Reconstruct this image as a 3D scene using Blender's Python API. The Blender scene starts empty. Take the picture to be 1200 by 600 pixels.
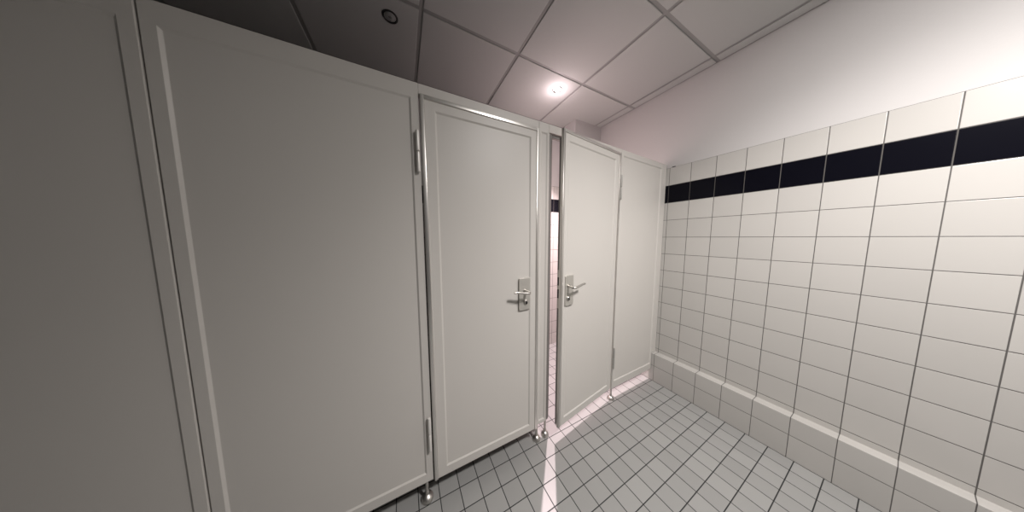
import bpy, bmesh, math, random
from mathutils import Vector, Matrix
C = bpy.context.scene.collection
S = bpy.context.scene
random.seed(4)

# ------------------------------------------------------------------ camera
cd = bpy.data.cameras.new('camera')
cam = bpy.data.objects.new('camera', cd)
C.objects.link(cam)
cd.sensor_fit = 'HORIZONTAL'
cd.sensor_width = 36.0
cd.lens = 36.0 * 242.28 / 1200.0
cd.clip_start = 0.02
r = Vector((0.88595394, -0.46376707, -0.00239188))
u = Vector((0.04369679, 0.07833912, 0.99596866))
w = Vector((0.46171009, 0.88248688, -0.08966999))
M = Matrix(((r.x, u.x, -w.x, 0), (r.y, u.y, -w.y, -1.0), (r.z, u.z, -w.z, 1.3386), (0, 0, 0, 1)))
cam.matrix_world = M
S.camera = cam

# ------------------------------------------------------------------ exposure, world, lights
S.view_settings.view_transform = 'Standard'
S.view_settings.look = 'None'
S.view_settings.gamma = 1.0
S.view_settings.use_curve_mapping = False
S.view_settings.exposure = 0.0
wd = bpy.data.worlds.new('world')
S.world = wd
wd.use_nodes = True
wd.node_tree.nodes['Background'].inputs[0].default_value = (0.5, 0.5, 0.48, 1)
wd.node_tree.nodes['Background'].inputs[1].default_value = 0.02

FRONT_LAMP = (0.98, -1.37)          # lit downlight of the washroom, above and behind the photographer
FRONT_POWER = 29.0                   # flood part
FRONT_BEAM = 150.0                    # reflector beam
FRONT_TILT = math.radians(11)        # the lamp is turned a little towards the right wall
STALL_LAMP = (1.218, 0.489)          # lit downlight in the stall
STALL_POWER = 400.0
STALL_COLOR = (1.0, 0.80, 0.83)
FRONT_COLOR = (1.0, 0.955, 0.925)

# ------------------------------------------------------------------ key sizes (metres)
XW = 2.0715          # right wall
YP = 0.028           # front of the cubicle partition
TH = 0.032
ZC = 2.60            # ceiling
YB = 0.98            # back wall of the stalls
XL = -1.45
YF = -2.9

# ------------------------------------------------------------------ materials
def new_mat(name):
    m = bpy.data.materials.new(name)
    m.use_nodes = True
    return m, m.node_tree, m.node_tree.nodes['Principled BSDF']

def paint(name, col, rough=0.5, metal=0.0, spec=0.5, bump=0.0, bscale=200.0, coat=0.0, var=0.0):
    m, nt, b = new_mat(name)
    b.inputs['Base Color'].default_value = (*col, 1)
    b.inputs['Roughness'].default_value = rough
    b.inputs['Metallic'].default_value = metal
    b.inputs['Specular IOR Level'].default_value = spec
    b.inputs['Coat Weight'].default_value = coat
    tc = nt.nodes.new('ShaderNodeTexCoord')
    if bump:
        n = nt.nodes.new('ShaderNodeTexNoise'); n.inputs['Scale'].default_value = bscale
        n.inputs['Detail'].default_value = 4
        nt.links.new(tc.outputs['Object'], n.inputs['Vector'])
        bp = nt.nodes.new('ShaderNodeBump'); bp.inputs['Strength'].default_value = bump
        bp.inputs['Distance'].default_value = 0.001
        nt.links.new(n.outputs['Fac'], bp.inputs['Height'])
        nt.links.new(bp.outputs['Normal'], b.inputs['Normal'])
    if var:
        n2 = nt.nodes.new('ShaderNodeTexNoise'); n2.inputs['Scale'].default_value = 3.0
        nt.links.new(tc.outputs['Object'], n2.inputs['Vector'])
        mx = nt.nodes.new('ShaderNodeMix'); mx.data_type = 'RGBA'
        mx.inputs['A'].default_value = (*[c * (1 - var) for c in col], 1)
        mx.inputs['B'].default_value = (*[min(1, c * (1 + var)) for c in col], 1)
        nt.links.new(n2.outputs['Fac'], mx.inputs['Factor'])
        nt.links.new(mx.outputs['Result'], b.inputs['Base Color'])
    return m

def emit(name, col, strength):
    m, nt, b = new_mat(name)
    b.inputs['Base Color'].default_value = (*col, 1)
    b.inputs['Emission Color'].default_value = (*col, 1)
    b.inputs['Emission Strength'].default_value = strength
    return m

def tiles(name, axes, phase, pitch, grout_w, tile_col, grout_col, rough, black_rows=None, var=0.05, bevel=0.0015):
    """square ceramic tiles; axes e.g. ('X','Y'); phase/pitch per axis in metres (object coords = world coords)"""
    m, nt, b = new_mat(name)
    N = nt.nodes; L = nt.links
    geo = N.new('ShaderNodeTexCoord')
    sep = N.new('ShaderNodeSeparateXYZ'); L.new(geo.outputs['Object'], sep.inputs[0])
    def math_(op, a, bb=None, c=None):
        n = N.new('ShaderNodeMath'); n.operation = op
        for i, v in enumerate((a, bb, c)):
            if v is None: continue
            if isinstance(v, (int, float)): n.inputs[i].default_value = v
            else: L.new(v, n.inputs[i])
        return n.outputs[0]
    dist = []; cells = []
    for ax, ph, pt in zip(axes, phase, pitch):
        q = math_('DIVIDE', math_('SUBTRACT', sep.outputs[ax], ph), pt)
        fl = math_('FLOOR', q); fr = math_('SUBTRACT', q, fl)
        d = math_('MULTIPLY', math_('MINIMUM', fr, math_('SUBTRACT', 1.0, fr)), pt)
        dist.append(d); cells.append(fl)
    dm = math_('MINIMUM', dist[0], dist[1])
    mask = N.new('ShaderNodeMapRange'); mask.inputs['From Min'].default_value = grout_w / 2 - 0.0003
    mask.inputs['From Max'].default_value = grout_w / 2 + 0.0003
    L.new(dm, mask.inputs['Value'])
    cx = N.new('ShaderNodeCombineXYZ'); L.new(cells[0], cx.inputs[0]); L.new(cells[1], cx.inputs[1])
    wn = N.new('ShaderNodeTexWhiteNoise'); L.new(cx.outputs[0], wn.inputs['Vector'])
    mx = N.new('ShaderNodeMix'); mx.data_type = 'RGBA'
    mx.inputs['A'].default_value = (*[c * (1 - var) for c in tile_col], 1)
    mx.inputs['B'].default_value = (*[min(1, c * (1 + var)) for c in tile_col], 1)
    L.new(wn.outputs['Value'], mx.inputs['Factor'])
    tcol = mx.outputs['Result']
    if black_rows:
        z = sep.outputs['Z']
        inside = math_('MULTIPLY', math_('GREATER_THAN', z, black_rows[0]), math_('LESS_THAN', z, black_rows[1]))
        mb = N.new('ShaderNodeMix'); mb.data_type = 'RGBA'
        L.new(inside, mb.inputs['Factor']); L.new(tcol, mb.inputs['A'])
        mb.inputs['B'].default_value = (0.004, 0.004, 0.007, 1)
        tcol = mb.outputs['Result']
        spn = math_('MULTIPLY_ADD', inside, -0.42, 0.5); L.new(spn, b.inputs['Specular IOR Level'])
    fin = N.new('ShaderNodeMix'); fin.data_type = 'RGBA'
    L.new(mask.outputs[0], fin.inputs['Factor'])
    fin.inputs['A'].default_value = (*grout_col, 1)
    L.new(tcol, fin.inputs['B'])
    L.new(fin.outputs['Result'], b.inputs['Base Color'])
    rr = math_('MULTIPLY_ADD', mask.outputs[0], rough - 0.8, 0.8)
    L.new(rr, b.inputs['Roughness'])
    h = N.new('ShaderNodeMapRange'); h.inputs['From Min'].default_value = grout_w / 2 - 0.0006
    h.inputs['From Max'].default_value = grout_w / 2 + bevel
    L.new(dm, h.inputs['Value'])
    nz = N.new('ShaderNodeTexNoise'); nz.inputs['Scale'].default_value = 60
    L.new(geo.outputs['Object'], nz.inputs['Vector'])
    hh = math_('MULTIPLY_ADD', nz.outputs['Fac'], 0.05, h.outputs[0])
    bp = N.new('ShaderNodeBump'); bp.inputs['Strength'].default_value = 0.5
    bp.inputs['Distance'].default_value = 0.0012
    L.new(hh, bp.inputs['Height']); L.new(bp.outputs['Normal'], b.inputs['Normal'])
    return m

Z0, TV, TC, YC = 0.2945, 0.149, 0.15217, 0.004
ZTILE = Z0 + 11 * TV
BLACK = (Z0 + 9 * TV, Z0 + 10 * TV)
WT = (0.50, 0.485, 0.463); WG = (0.10, 0.095, 0.09)
M_floor = tiles('grey floor tiles', ('X', 'Y'), (0.8103, 0.0132), (0.1, 0.1), 0.0042, (0.31, 0.31, 0.303), (0.020, 0.021, 0.022), 0.38, var=0.06)
M_wall_r = tiles('white wall tiles right', ('Y', 'Z'), (YC, Z0), (TC, TV), 0.0034, WT, WG, 0.22, BLACK, var=0.03)
M_wall_b = tiles('white wall tiles back', ('X', 'Z'), (XW - 0.02, Z0), (TC, TV), 0.0034, WT, WG, 0.22, BLACK, var=0.03)
M_curb = tiles('white plinth tiles', ('Y', 'Z'), (YC, 0.148), (TC, 1.0), 0.003, WT, WG, 0.25, var=0.03)
M_plaster = paint('painted plaster', (0.56, 0.545, 0.54), 0.75, bump=0.25, bscale=120)
M_greywall = paint('dark grey low-bounce wall', (0.10, 0.10, 0.10), 0.7, bump=0.2, bscale=120)  # unseen walls, darkened so less light bounces onto the left panels
M_panel = paint('off white lacquered panel', (0.62, 0.595, 0.562), 0.42, bump=0.12, bscale=400, spec=0.4)
M_rail = M_panel
M_alu = paint('satin aluminium', (0.72, 0.70, 0.67), 0.30, metal=0.92)
M_rebate = paint('grey rebate strip', (0.20, 0.19, 0.18), 0.6)
M_steel = paint('brushed steel', (0.60, 0.58, 0.55), 0.40, metal=1.0, bump=0.1, bscale=500)
M_plate = paint('satin steel plate', (0.58, 0.56, 0.52), 0.5, metal=0.6, bump=0.15, bscale=600)
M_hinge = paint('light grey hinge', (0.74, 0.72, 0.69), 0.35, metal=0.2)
M_dark = paint('dark opening', (0.01, 0.01, 0.01), 0.5)
M_side = paint('grey door edge', (0.22, 0.21, 0.195), 0.5)
M_ceil = paint('mineral fibre ceiling panel', (0.525, 0.535, 0.525), 0.9, bump=0.5, bscale=260, spec=0.2)
M_grid = paint('ceiling grid', (0.32, 0.32, 0.315), 0.6)
M_hinge_shaded = paint('grey hinge', (0.36, 0.35, 0.33), 0.45, metal=0.2)  # same hinge on the door ajar, its shade put into a darker colour
M_rubber = paint('black ring', (0.012, 0.012, 0.012), 0.35)
M_chrome = paint('chrome lamp ring', (0.5, 0.5, 0.5), 0.15, metal=1.0)
M_bulb = emit('lit bulb', (1.0, 0.86, 0.86), 60.0)
M_opal = emit('lit opal glass', (1.0, 0.96, 0.92), 3.0)
M_lens = paint('unlit lamp glass', (0.35, 0.35, 0.35), 0.08, spec=0.9)

# ------------------------------------------------------------------ helpers
def finish(name, bm, mat, parent=None, smooth=False, loc=None):
    bmesh.ops.recalc_face_normals(bm, faces=bm.faces)
    me = bpy.data.meshes.new(name); bm.to_mesh(me); bm.free()
    for mm in (mat if isinstance(mat, (list, tuple)) else [mat]): me.materials.append(mm)
    if smooth:
        for p in me.polygons: p.use_smooth = True
        try: me.set_sharp_from_angle(angle=math.radians(40))
        except Exception: pass
    o = bpy.data.objects.new(name, me); C.objects.link(o)
    if parent: o.parent = parent
    if loc: o.location = loc
    return o

def struct(name, bm, mat, smooth=False, parent=None):
    o = finish(name, bm, mat, smooth=smooth, parent=parent); o['kind'] = 'structure'; return o

def thing(name, label, cat, loc=(0, 0, 0), rot=(0, 0, 0), group=None):
    o = bpy.data.objects.new(name, None); C.objects.link(o)
    o.empty_display_size = 0.1
    o.location = loc; o.rotation_euler = rot
    o['label'] = label; o['category'] = cat
    if group: o['group'] = group
    o['kind'] = 'thing'
    return o

def box(bm, x0, x1, y0, y1, z0, z1, bev=0.0, seg=2, mi=0):
    vs = [bm.verts.new((x, y, z)) for x in (x0, x1) for y in (y0, y1) for z in (z0, z1)]
    idx = [(0, 1, 3, 2), (4, 6, 7, 5), (0, 4, 5, 1), (2, 3, 7, 6), (0, 2, 6, 4), (1, 5, 7, 3)]
    fs = [bm.faces.new([vs[i] for i in f]) for f in idx]
    for f in fs: f.material_index = mi
    if bev:
        es = list({e for f in fs for e in f.edges})
        bmesh.ops.bevel(bm, geom=es, offset=bev, segments=seg, profile=0.5, affect='EDGES')
    return bm

def slab(bm, corners, y0, y1, bev=0.002):
    """corners (x,z) BL,BR,TR,TL; thickness y0..y1 (y0 = front)"""
    n = len(corners)
    a = [bm.verts.new((x, y0, z)) for x, z in corners]
    b_ = [bm.verts.new((x, y1, z)) for x, z in corners]
    fs = [bm.faces.new(a), bm.faces.new(b_[::-1])]
    for i in range(n):
        fs.append(bm.faces.new((a[i], b_[i], b_[(i + 1) % n], a[(i + 1) % n])))
    if bev:
        es = list({e for f in fs for e in f.edges})
        bmesh.ops.bevel(bm, geom=es, offset=bev, segments=2, profile=0.5, affect='EDGES')

def inset_quad(c, l, r_, b_, t):
    """inset a BL,BR,TR,TL quad (x,z) by margins"""
    (x0, z0), (x1, z1), (x2, z2), (x3, z3) = c
    def lerp(p, q, s): return (p[0] + (q[0] - p[0]) * s, p[1] + (q[1] - p[1]) * s)
    W = x1 - x0; H = z3 - z0
    def at(sx, sz): return lerp(lerp(c[0], c[1], sx), lerp(c[3], c[2], sx), sz)
    return [at(l / W, b_ / H), at(1 - r_ / W, b_ / H), at(1 - r_ / W, 1 - t / H), at(l / W, 1 - t / H)]

def framed(bm, c, margins, y0, th, depth=0.0055, slope=0.0080, edge=0.0022, back=True):
    """lacquered board with a shallow recessed field on the front (and back)"""
    l, r_, b_, t = margins
    def ring(q, y): return [bm.verts.new((x, y, z)) for x, z in q]
    def bridge(a, b__):
        for i in range(4): bm.faces.new((a[i], a[(i + 1) % 4], b__[(i + 1) % 4], b__[i]))
    e2 = inset_quad(c, edge, edge, edge, edge)
    f1 = inset_quad(c, l, r_, b_, t)
    f1b = inset_quad(c, l + .001, r_ + .001, b_ + .001, t + .001)
    f2 = inset_quad(c, l + slope - .001, r_ + slope - .001, b_ + slope - .001, t + slope - .001)
    f3 = inset_quad(c, l + slope, r_ + slope, b_ + slope, t + slope)
    rings = []
    seqF = [(f3, y0 + depth), (f2, y0 + depth - .0004), (f1b, y0 + .0006), (f1, y0), (e2, y0), (inset_quad(c, .0007, .0007, .0007, .0007), y0 + .0007), (c, y0 + edge)]
    y1 = y0 + th
    seqB = [(c, y1 - edge), (e2, y1), (f1, y1), (f2, y1 - depth)]
    rings = [ring(q, y) for q, y in seqF + seqB]
    bm.faces.new(rings[0])
    for a, b__ in zip(rings[:-1], rings[1:]): bridge(a, b__)
    bm.faces.new(rings[-1][::-1])

def lathe(bm, prof, cx, cy, seg=32, zoff=0.0, mi=0, axis='Z'):
    rings = []
    for rad, h in prof:
        rg = []
        for k in range(seg):
            a = 2 * math.pi * k / seg
            p = (cx + rad * math.cos(a), cy + rad * math.sin(a), h + zoff) if axis == 'Z' else (cx + rad * math.cos(a), h, cy + rad * math.sin(a))
            rg.append(bm.verts.new(p))
        rings.append(rg)
    for a, b_ in zip(rings[:-1], rings[1:]):
        for k in range(seg):
            f = bm.faces.new((a[k], a[(k + 1) % seg], b_[(k + 1) % seg], b_[k])); f.material_index = mi
    f = bm.faces.new(rings[0][::-1]); f.material_index = mi
    f = bm.faces.new(rings[-1]); f.material_index = mi

def tube(bm, pts, radii, seg=14, flat=1.0):
    """rounded bar swept through pts; flat squashes the local 'up' direction"""
    P = [Vector(p) for p in pts]; rings = []
    up0 = Vector((0, 0, 1))
    for i, p in enumerate(P):
        t = (P[min(i + 1, len(P) - 1)] - P[max(i - 1, 0)]).normalized()
        s = t.cross(up0)
        if s.length < 1e-4: s = Vector((1, 0, 0))
        s.normalize(); v = s.cross(t).normalized()
        R = radii[i] if isinstance(radii, (list, tuple)) else radii
        rings.append([bm.verts.new(p + s * (R * math.cos(2 * math.pi * k / seg)) + v * (R * flat * math.sin(2 * math.pi * k / seg))) for k in range(seg)])
    for a, b_ in zip(rings[:-1], rings[1:]):
        for k in range(seg): bm.faces.new((a[k], a[(k + 1) % seg], b_[(k + 1) % seg], b_[k]))
    bm.faces.new(rings[0][::-1]); bm.faces.new(rings[-1])

def smooth_path(pts, n=6):
    out = []
    P = [Vector(p) for p in pts]
    for i in range(len(P) - 1):
        p0 = P[max(i - 1, 0)]; p1 = P[i]; p2 = P[i + 1]; p3 = P[min(i + 2, len(P) - 1)]
        for k in range(n):
            t = k / n
            out.append(0.5 * ((2 * p1) + (-p0 + p2) * t + (2 * p0 - 5 * p1 + 4 * p2 - p3) * t * t + (-p0 + 3 * p1 - 3 * p2 + p3) * t ** 3))
    out.append(P[-1]); return out

# ------------------------------------------------------------------ the room
bm = bmesh.new(); box(bm, XL, XW + .02, YF, YB + .02, -0.05, 0.0); struct('floor', bm, M_floor)

# right wall: painted plaster above, tiled below (tiles stand 6 mm proud)
bm = bmesh.new(); box(bm, XW + .006, XW + .12, YF, YB + .1, 0, ZC + .05); struct('wall_right', bm, M_plaster)
bm = bmesh.new(); box(bm, XW, XW + .02, YF, YB, 0, ZTILE, bev=0.0008, seg=1); wt = struct('wall_right_tiling', bm, M_wall_r)
# tiled plinth along the right wall
bm = bmesh.new(); box(bm, 2.009, XW + .01, YF, YB, 0.0, 0.2614, bev=0.003, seg=2); struct('trim_1', bm, M_curb)
bm = bmesh.new(); box(bm, XW + .001, XW + .009, -.034, -.010, ZTILE - .002, ZTILE + .007, bev=.001); struct('tile_gap_shadow', bm, M_dark)  # black box standing in for the shadowed gap at the tile edge
# back wall of the stalls
bm = bmesh.new(); box(bm, XL, XW, YB + .006, YB + .12, 0, ZC + .05); struct('wall_back', bm, M_plaster)
bm = bmesh.new(); box(bm, XL, XW, YB, YB + .02, 0, ZTILE); struct('wall_back_tiling', bm, M_wall_b)
# boxed-in shaft in the corner
bm = bmesh.new(); box(bm, 1.682, XW + .01, 0.746, YB + .01, 0, ZC + .02, bev=0.003); struct('wall_corner', bm, M_plaster)
# the unseen sides
bm = bmesh.new(); box(bm, XL - .12, XL, YF, YB + .1, 0, ZC + .05); struct('wall_left', bm, M_greywall)
bm = bmesh.new(); box(bm, XL, XW, YF - .12, YF, 0, ZC + .05); struct('wall_front', bm, M_greywall)

# ceiling: grid carcass with lay-in panels standing a little below the bars
bm = bmesh.new()
box(bm, XL, XW + .02, YF, YB + .02, ZC, ZC + .04, mi=1)
GX, GY, G = 0.1418, 0.3472, 0.6136
gxs = [GX + k * G for k in range(-4, 5)]; gys = [GY + k * G for k in range(-7, 3)]
for xa, xb in zip(gxs[:-1], gxs[1:]):
    for ya, yb in zip(gys[:-1], gys[1:]):
        x0 = max(xa + .0105, XL + .02); x1 = min(xb - .0105, XW - .007)
        y0 = max(ya + .0105, YF + .02); y1 = min(yb - .0105, YB - .004)
        if x1 - x0 < .02 or y1 - y0 < .02: continue
        box(bm, x0, x1, y0, y1, ZC - .005, ZC + .001, bev=0.0035, seg=2, mi=0)
struct('ceiling', bm, [M_ceil, M_grid])

# ------------------------------------------------------------------ cubicle front: fixed panels
def foot(parent, x, y, ztop, rad=0.026, name='foot'):
    bm = bmesh.new()
    lathe(bm, [(0.0075, 0.02), (0.0075, ztop + .01)], x, y, 20)
    f = finish(name, bm, M_steel, parent, smooth=True)
    bm = bmesh.new()
    prof = [(rad * .98, 0.0), (rad, .002), (rad, .006), (rad * .93, .014), (rad * .78, .021), (rad * .5, .0275), (rad * .32, .030), (.009, .034), (.009, .046), (.0078, .048)]
    lathe(bm, prof, x, y, 36)
    finish('foot_base', bm, M_steel, f, smooth=True)
    return f

def sl(x):           # top line of the cubicle front, sagging towards the right wall
    return 2.0 - max(0.0, (x - 0.82)) * 0.028

PY = YP + TH / 2
# wide panel at the left
t = thing('partition_panel', 'wide off-white partition panel left of the closed door, with steel foot', 'partition', (0, 0, 0))
bm = bmesh.new(); framed(bm, [(-.62, .11), (.083, .11), (.083, 2.0), (-.62, 2.0)], (.03, .030, .045, .064), YP, TH); finish('panel', bm, M_panel, t)
foot(t, .052, PY, .11, .030); foot(t, -.58, PY, .11, .030)
# next panel further left
t = thing('partition_panel', 'off-white partition panel at far left, beyond the wide panel', 'partition', (0, 0, 0))
bm = bmesh.new(); framed(bm, [(XL, .11), (-.624, .11), (-.624, 2.0), (XL, 2.0)], (.03, .03, .045, .064), YP, TH); finish('panel', bm, M_panel, t)
foot(t, -.66, PY, .11, .030)
# rail above the closed door
t = thing('header_rail', 'off-white rail running above the closed door', 'rail')
bm = bmesh.new(); slab(bm, [(.0835, 1.957), (.7155, 1.957), (.7155, 2.0), (.0835, 2.0)], YP + .001, YP + TH, .0015); finish('rail', bm, M_panel, t)
# narrow panel between the doors
t = thing('partition_panel', 'narrow off-white partition panel between the two cubicle doors', 'partition')
bm = bmesh.new(); framed(bm, [(.716, .118), (.7875, .118), (.7875, 2.0), (.716, 2.0)], (.014, .0105, .022, .054), YP, TH); finish('panel', bm, M_panel, t)
bm = bmesh.new()     # rebated door post
pr = [(.7877, YP + .0005), (.7900, YP + .0015), (.7925, YP + .004), (.7940, YP + .009), (.7940, YP + TH), (.7877, YP + TH)]
a = [bm.verts.new((x, y, .118)) for x, y in pr]; b2 = [bm.verts.new((x, y, 1.949)) for x, y in pr]
bm.faces.new(a); bm.faces.new(b2[::-1])
for i in range(len(pr)): bm.faces.new((a[i], b2[i], b2[(i + 1) % len(pr)], a[(i + 1) % len(pr)]))
finish('door_post', bm, M_panel, t)
bm = bmesh.new()     # grey strip in the rebate of the post
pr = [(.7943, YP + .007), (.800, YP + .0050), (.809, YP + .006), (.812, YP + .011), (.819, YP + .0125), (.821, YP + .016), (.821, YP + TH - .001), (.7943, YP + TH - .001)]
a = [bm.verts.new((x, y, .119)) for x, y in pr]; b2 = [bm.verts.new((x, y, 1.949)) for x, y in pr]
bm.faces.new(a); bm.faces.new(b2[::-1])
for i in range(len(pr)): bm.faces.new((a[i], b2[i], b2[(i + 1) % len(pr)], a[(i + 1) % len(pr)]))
finish('rebate_strip', bm, M_rebate, t, smooth=True)
foot(t, .7265, PY, .118, .026); foot(t, .795, PY, .118, .026)
# rail above the open door
t = thing('header_rail', 'off-white rail above the doorway of the door standing ajar', 'rail')
bm = bmesh.new()
slab(bm, [(.7880, 1.953), (1.4465, 1.953), (1.4465, sl(1.4465)), (.7880, 2.0)], YP + .0003, YP + TH, .0012)
finish('rail', bm, M_panel, t)
bm = bmesh.new(); slab(bm, [(.8215, 1.934), (1.4465, 1.934), (1.4465, 1.9525), (.8215, 1.9525)], YP + .0135, YP + TH - .0005, .001)  # grey strip set back under the rail
finish('rebate_strip', bm, M_rebate, t)
# right panel against the wall
t = thing('partition_panel', 'off-white partition panel at right, ending against the tiled wall', 'partition')
bm = bmesh.new()
zb = lambda x: .106
framed(bm, [(1.447, zb(1.447)), (2.006, zb(2.006)), (2.006, sl(2.006)), (1.447, sl(1.447))], (.030, .014, .056, .040), YP, TH)
finish('panel', bm, M_panel, t)
bm = bmesh.new(); slab(bm, [(2.0065, .2650), (2.069, .2650), (2.069, sl(2.069)), (2.0065, sl(2.0065))], YP + .0008, YP + TH - .001, .0012)
finish('wall_strip', bm, M_panel, t)
foot(t, 1.466, PY, .106, .026)
# divider between the two stalls
t = thing('partition_panel', 'off-white divider panel between the two stalls, behind the doors', 'partition')
bm = bmesh.new(); box(bm, .752, .782, YP + TH + .001, YB - .001, .13, 1.998, bev=.002); finish('panel', bm, M_panel, t)

# ------------------------------------------------------------------ cubicle doors
def plate_mesh(bm, x0, x1, z0, z1, y0, y1, rad=.007):
    pts = []
    for cx, cz, a0 in ((x1 - rad, z0 + rad, -90), (x1 - rad, z1 - rad, 0), (x0 + rad, z1 - rad, 90), (x0 + rad, z0 + rad, 180)):
        for k in range(6):
            a = math.radians(a0 + 90 * k / 5); pts.append((cx + rad * math.cos(a), cz + rad * math.sin(a)))
    n = len(pts); ch = .0012
    cx = (x0 + x1) / 2; cz = (z0 + z1) / 2
    def ring(s, y): return [bm.verts.new((p[0] - math.copysign(s, p[0] - cx), y, p[1] - math.copysign(s, p[1] - cz))) for p in pts]
    R = [ring(ch, y0), ring(0, y0 + ch), ring(0, y1)]
    bm.faces.new(R[0])
    for a, b_ in zip(R[:-1], R[1:]):
        for i in range(n): bm.faces.new((a[i], a[(i + 1) % n], b_[(i + 1) % n], b_[i]))
    bm.faces.new(R[-1][::-1])

def make_door(name, label, hinge_left, loc, rotz, H, zlock, hz):
    """leaf in local coords: hinge edge at x=0, free edge at x=+-W, front face y=0 (towards -y), z from the leaf bottom"""
    W = .624; PW = .0165; LT = .040
    t = thing(name, label, 'door', loc, (0, 0, rotz))
    s = 1 if hinge_left else -1
    def X(x): return s * x
    def Q(xa, xb, za, zb_):
        a, b_ = sorted((X(xa), X(xb))); return [(a, za), (b_, za), (b_, zb_), (a, zb_)]
    bm = bmesh.new()
    mh, mf = .060 - PW, .054 - PW
    mar = (mh, mf, .045, .055 - PW) if hinge_left else (mf, mh, .045, .055 - PW)
    framed(bm, Q(PW, W - PW, 0, H - PW), mar, .003, .014)
    finish('leaf', bm, M_panel, t)
    # the thicker core behind the overlapping front, set back from the edges
    bm = bmesh.new(); a, b_ = sorted((X(.012), X(W - .010))); box(bm, a, b_, .0170, LT, .002, H - .040, bev=.001)
    finish('core', bm, M_side, t)
    # metal edging round hinge side, top and free side
    bm = bmesh.new()
    def strip(q):
        vs = [bm.verts.new((x, -.002, z)) for x, z in q]; vb = [bm.verts.new((x, .0168, z)) for x, z in q]
        f0 = bm.faces.new(vs); fs = [f0, bm.faces.new(vb[::-1])]
        for i in range(4): fs.append(bm.faces.new((vs[i], vb[i], vb[(i + 1) % 4], vs[(i + 1) % 4])))
        bmesh.ops.bevel(bm, geom=list(f0.edges), offset=.0022, segments=3, profile=0.5, affect='EDGES')
    strip(Q(0, PW, 0, H)); strip(Q(W - PW, W, 0, H)); strip(Q(PW - .002, W - PW + .002, H - PW, H))
    finish('edge_profile', bm, M_alu, t, smooth=True)
    # lift-off hinges: two pin barrels each, outboard of the hinge edge
    for zc in hz:
        bm = bmesh.new()
        hx = X(-.016 if hinge_left else -.007); hy = -.004 if hinge_left else -.003
        L2 = .088
        for za in (zc - L2, zc + .0015):
            lathe(bm, [(.0035, za + .0000), (.0072, za + .003), (.0075, za + .006), (.0075, za + L2 - .006), (.0065, za + L2 - .002), (.003, za + L2)], hx, hy, 20)
        hg = finish('hinge', bm, M_hinge if hinge_left else M_hinge_shaded, t, smooth=True)
    # lock: long plate, lever, cylinder
    zp = zlock + (.010 if hinge_left else 0.0)
    if hinge_left: xa, xb, piv, kx = W - .134, W - .058, W - .094, W - .090
    else: xa, xb, piv, kx = W - .112, W - .036, W - .062, W - .062
    a, b_ = sorted((X(xa), X(xb)))
    bm = bmesh.new(); plate_mesh(bm, a, b_, zp - .125, zp + .064, -.0035, .0075)
    pl = finish('lock_plate', bm, M_plate, t)
    bm = bmesh.new()
    pvx = X(piv); d = -s * (.86 if hinge_left else .97)
    lathe(bm, [(.0125, -.0068), (.0125, -.0035)][::-1], pvx, zlock, 24, axis='Y')
    path = smooth_path([(pvx, -.004, zlock), (pvx - d * .004, -.030, zlock - .001), (pvx - d * .006, -.046, zlock - .002), (pvx + d * .006, -.053, zlock - .003), (pvx + d * .040, -.051, zlock + .001),
                        (pvx + d * .070, -.050, zlock + .006), (pvx + d * .092, -.048, zlock + .009), (pvx + d * .110, -.046, zlock + .008)], 5)
    n = len(path); rad = [.0078 if i < n * .45 else .0078 - .0022 * (i - n * .45) / (n * .55) for i in range(n)]
    tube(bm, path, rad, 16, flat=1.0)
    finish('lever_handle', bm, M_steel, pl, smooth=True)
    bm = bmesh.new(); kvx = X(kx); lathe(bm, [(.0140, -.0034), (.0140, -.0090), (.0115, -.0115)], kvx, zp - .078, 24, axis='Y')
    cy = finish('lock_cylinder', bm, M_steel, pl, smooth=True)
    bm = bmesh.new(); box(bm, kvx - .0042, kvx + .0042, -.0122, -.0112, zp - .085, zp - .071, bev=.0004)
    lathe(bm, [(.0075, -.0114), (.0075, -.0120)], kvx, zp - .082, 20, axis='Y')
    finish('keyhole', bm, M_dark, cy)
    # forend with bolt openings in the free edge
    xe = W - .0095
    bm = bmesh.new(); a, b_ = sorted((X(xe), X(xe + .0012))); box(bm, a, b_, .0195, .0375, zlock - .14, zlock + .10)
    fe = finish('lock_forend', bm, M_plate, t)
    bm = bmesh.new(); a, b_ = sorted((X(xe + .001), X(xe + .0020)))
    box(bm, a, b_, .0215, .0355, zlock + .004, zlock + .055); box(bm, a, b_, .0215, .0355, zlock - .075, zlock - .020)
    finish('bolt_opening', bm, M_dark, fe)
    return t

make_door('cubicle_door', 'closed off-white cubicle door with hinges on its left and steel lever handle', True,
          (.0885, YP - .008, .105), 0.0, 1.850, .922, (1.606, .268))
ang = math.radians(7.2)
make_door('cubicle_door', 'cubicle door standing ajar, hinged on its right, pink light behind its edge', False,
          (1.444, YP - .006, .119), ang, 1.832, .921, (1.588, .250))

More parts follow.
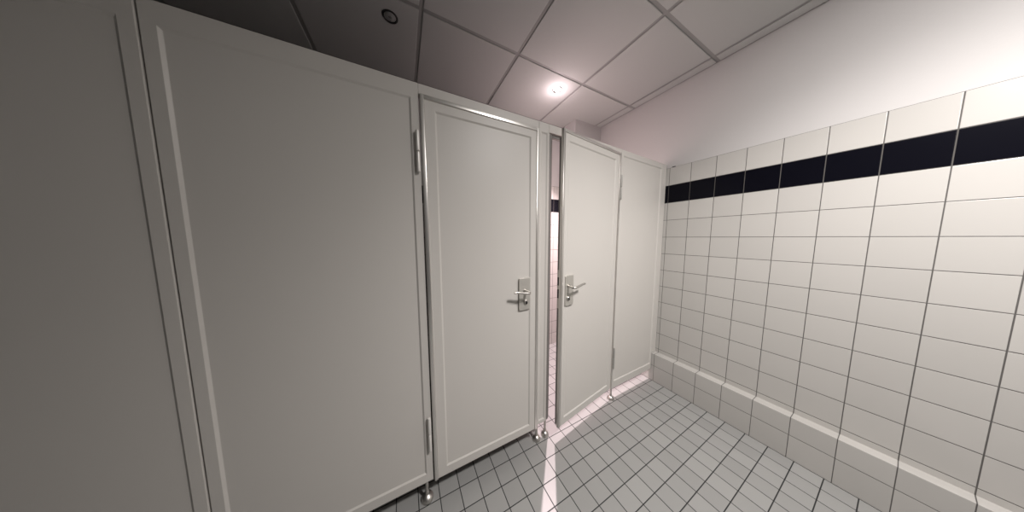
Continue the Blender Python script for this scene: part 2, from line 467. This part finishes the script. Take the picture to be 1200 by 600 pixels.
# ------------------------------------------------------------------ downlights
def downlight(name, label, x, y, lit, size=1.0):
    t = thing(name, label, 'ceiling light', (x, y, ZC - .005))
    bm = bmesh.new()
    R = .041
    prof = [(R - .012, .004), (R - .012, -.001), (R - .008, -.004), (R - .002, -.003), (R, 0.0), (R, .004)]
    seg = 40; rings = []
    for rad, h in prof:
        rings.append([bm.verts.new((rad * math.cos(2 * math.pi * k / seg), rad * math.sin(2 * math.pi * k / seg), h)) for k in range(seg)])
    for i in range(len(rings)):
        a_ = rings[i]; b_ = rings[(i + 1) % len(rings)]
        for k in range(seg): bm.faces.new((a_[k], a_[(k + 1) % seg], b_[(k + 1) % seg], b_[k]))
    finish('trim_ring', bm, M_chrome if lit else M_rubber, t, smooth=True)
    bm = bmesh.new(); lathe(bm, [(.0285, .003), (.027, -.0005), (.022, -.0035), (.012, -.006), (.004, -.0068)], 0, 0, 32)
    finish('bulb', bm, (M_bulb if size < 2 else M_opal) if lit else M_lens, t, smooth=True)
    if not lit:
        bm = bmesh.new(); lathe(bm, [(.010, -.004), (.010, -.009), (.007, -.011)], 0, 0, 24)
        finish('bulb_cap', bm, M_chrome, t, smooth=True)
    t.scale = (size, size, size)
    return t
downlight('downlight', 'lit round downlight in the ceiling above the door ajar', STALL_LAMP[0], STALL_LAMP[1], True)
downlight('ceiling_lamp', 'large lit round lamp in the washroom ceiling behind the camera', FRONT_LAMP[0], FRONT_LAMP[1], True, 4.2)
downlight('downlight', 'unlit round downlight in the dark ceiling panel at upper left', -0.012, 0.472, False)

def light(name, kind, loc, power, col, **kw):
    l = bpy.data.lights.new(name, kind); l.energy = power; l.color = col
    for k, v in kw.items(): setattr(l, k, v)
    o = bpy.data.objects.new(name, l); C.objects.link(o); o.location = loc
    return o
sp = light('downlight_beam', 'SPOT', (STALL_LAMP[0], STALL_LAMP[1], ZC - .02), STALL_POWER, STALL_COLOR, spot_size=math.radians(86), spot_blend=.6, shadow_soft_size=.012)
fr = light('washroom_downlight_beam', 'AREA', (FRONT_LAMP[0], FRONT_LAMP[1], ZC - .06), FRONT_POWER, FRONT_COLOR, shape='DISK', size=.34)
fr.rotation_euler = (0, -FRONT_TILT, 0)
fb = light('washroom_downlight_reflector', 'SPOT', (FRONT_LAMP[0], FRONT_LAMP[1], ZC - .14), FRONT_BEAM, FRONT_COLOR, spot_size=math.radians(148), spot_blend=1.0, shadow_soft_size=.12)
fb.rotation_euler = (0, -FRONT_TILT, 0)
gl = light('downlight_spill', 'POINT', (STALL_LAMP[0], STALL_LAMP[1], ZC - .10), 1.4, STALL_COLOR, shadow_soft_size=.02)
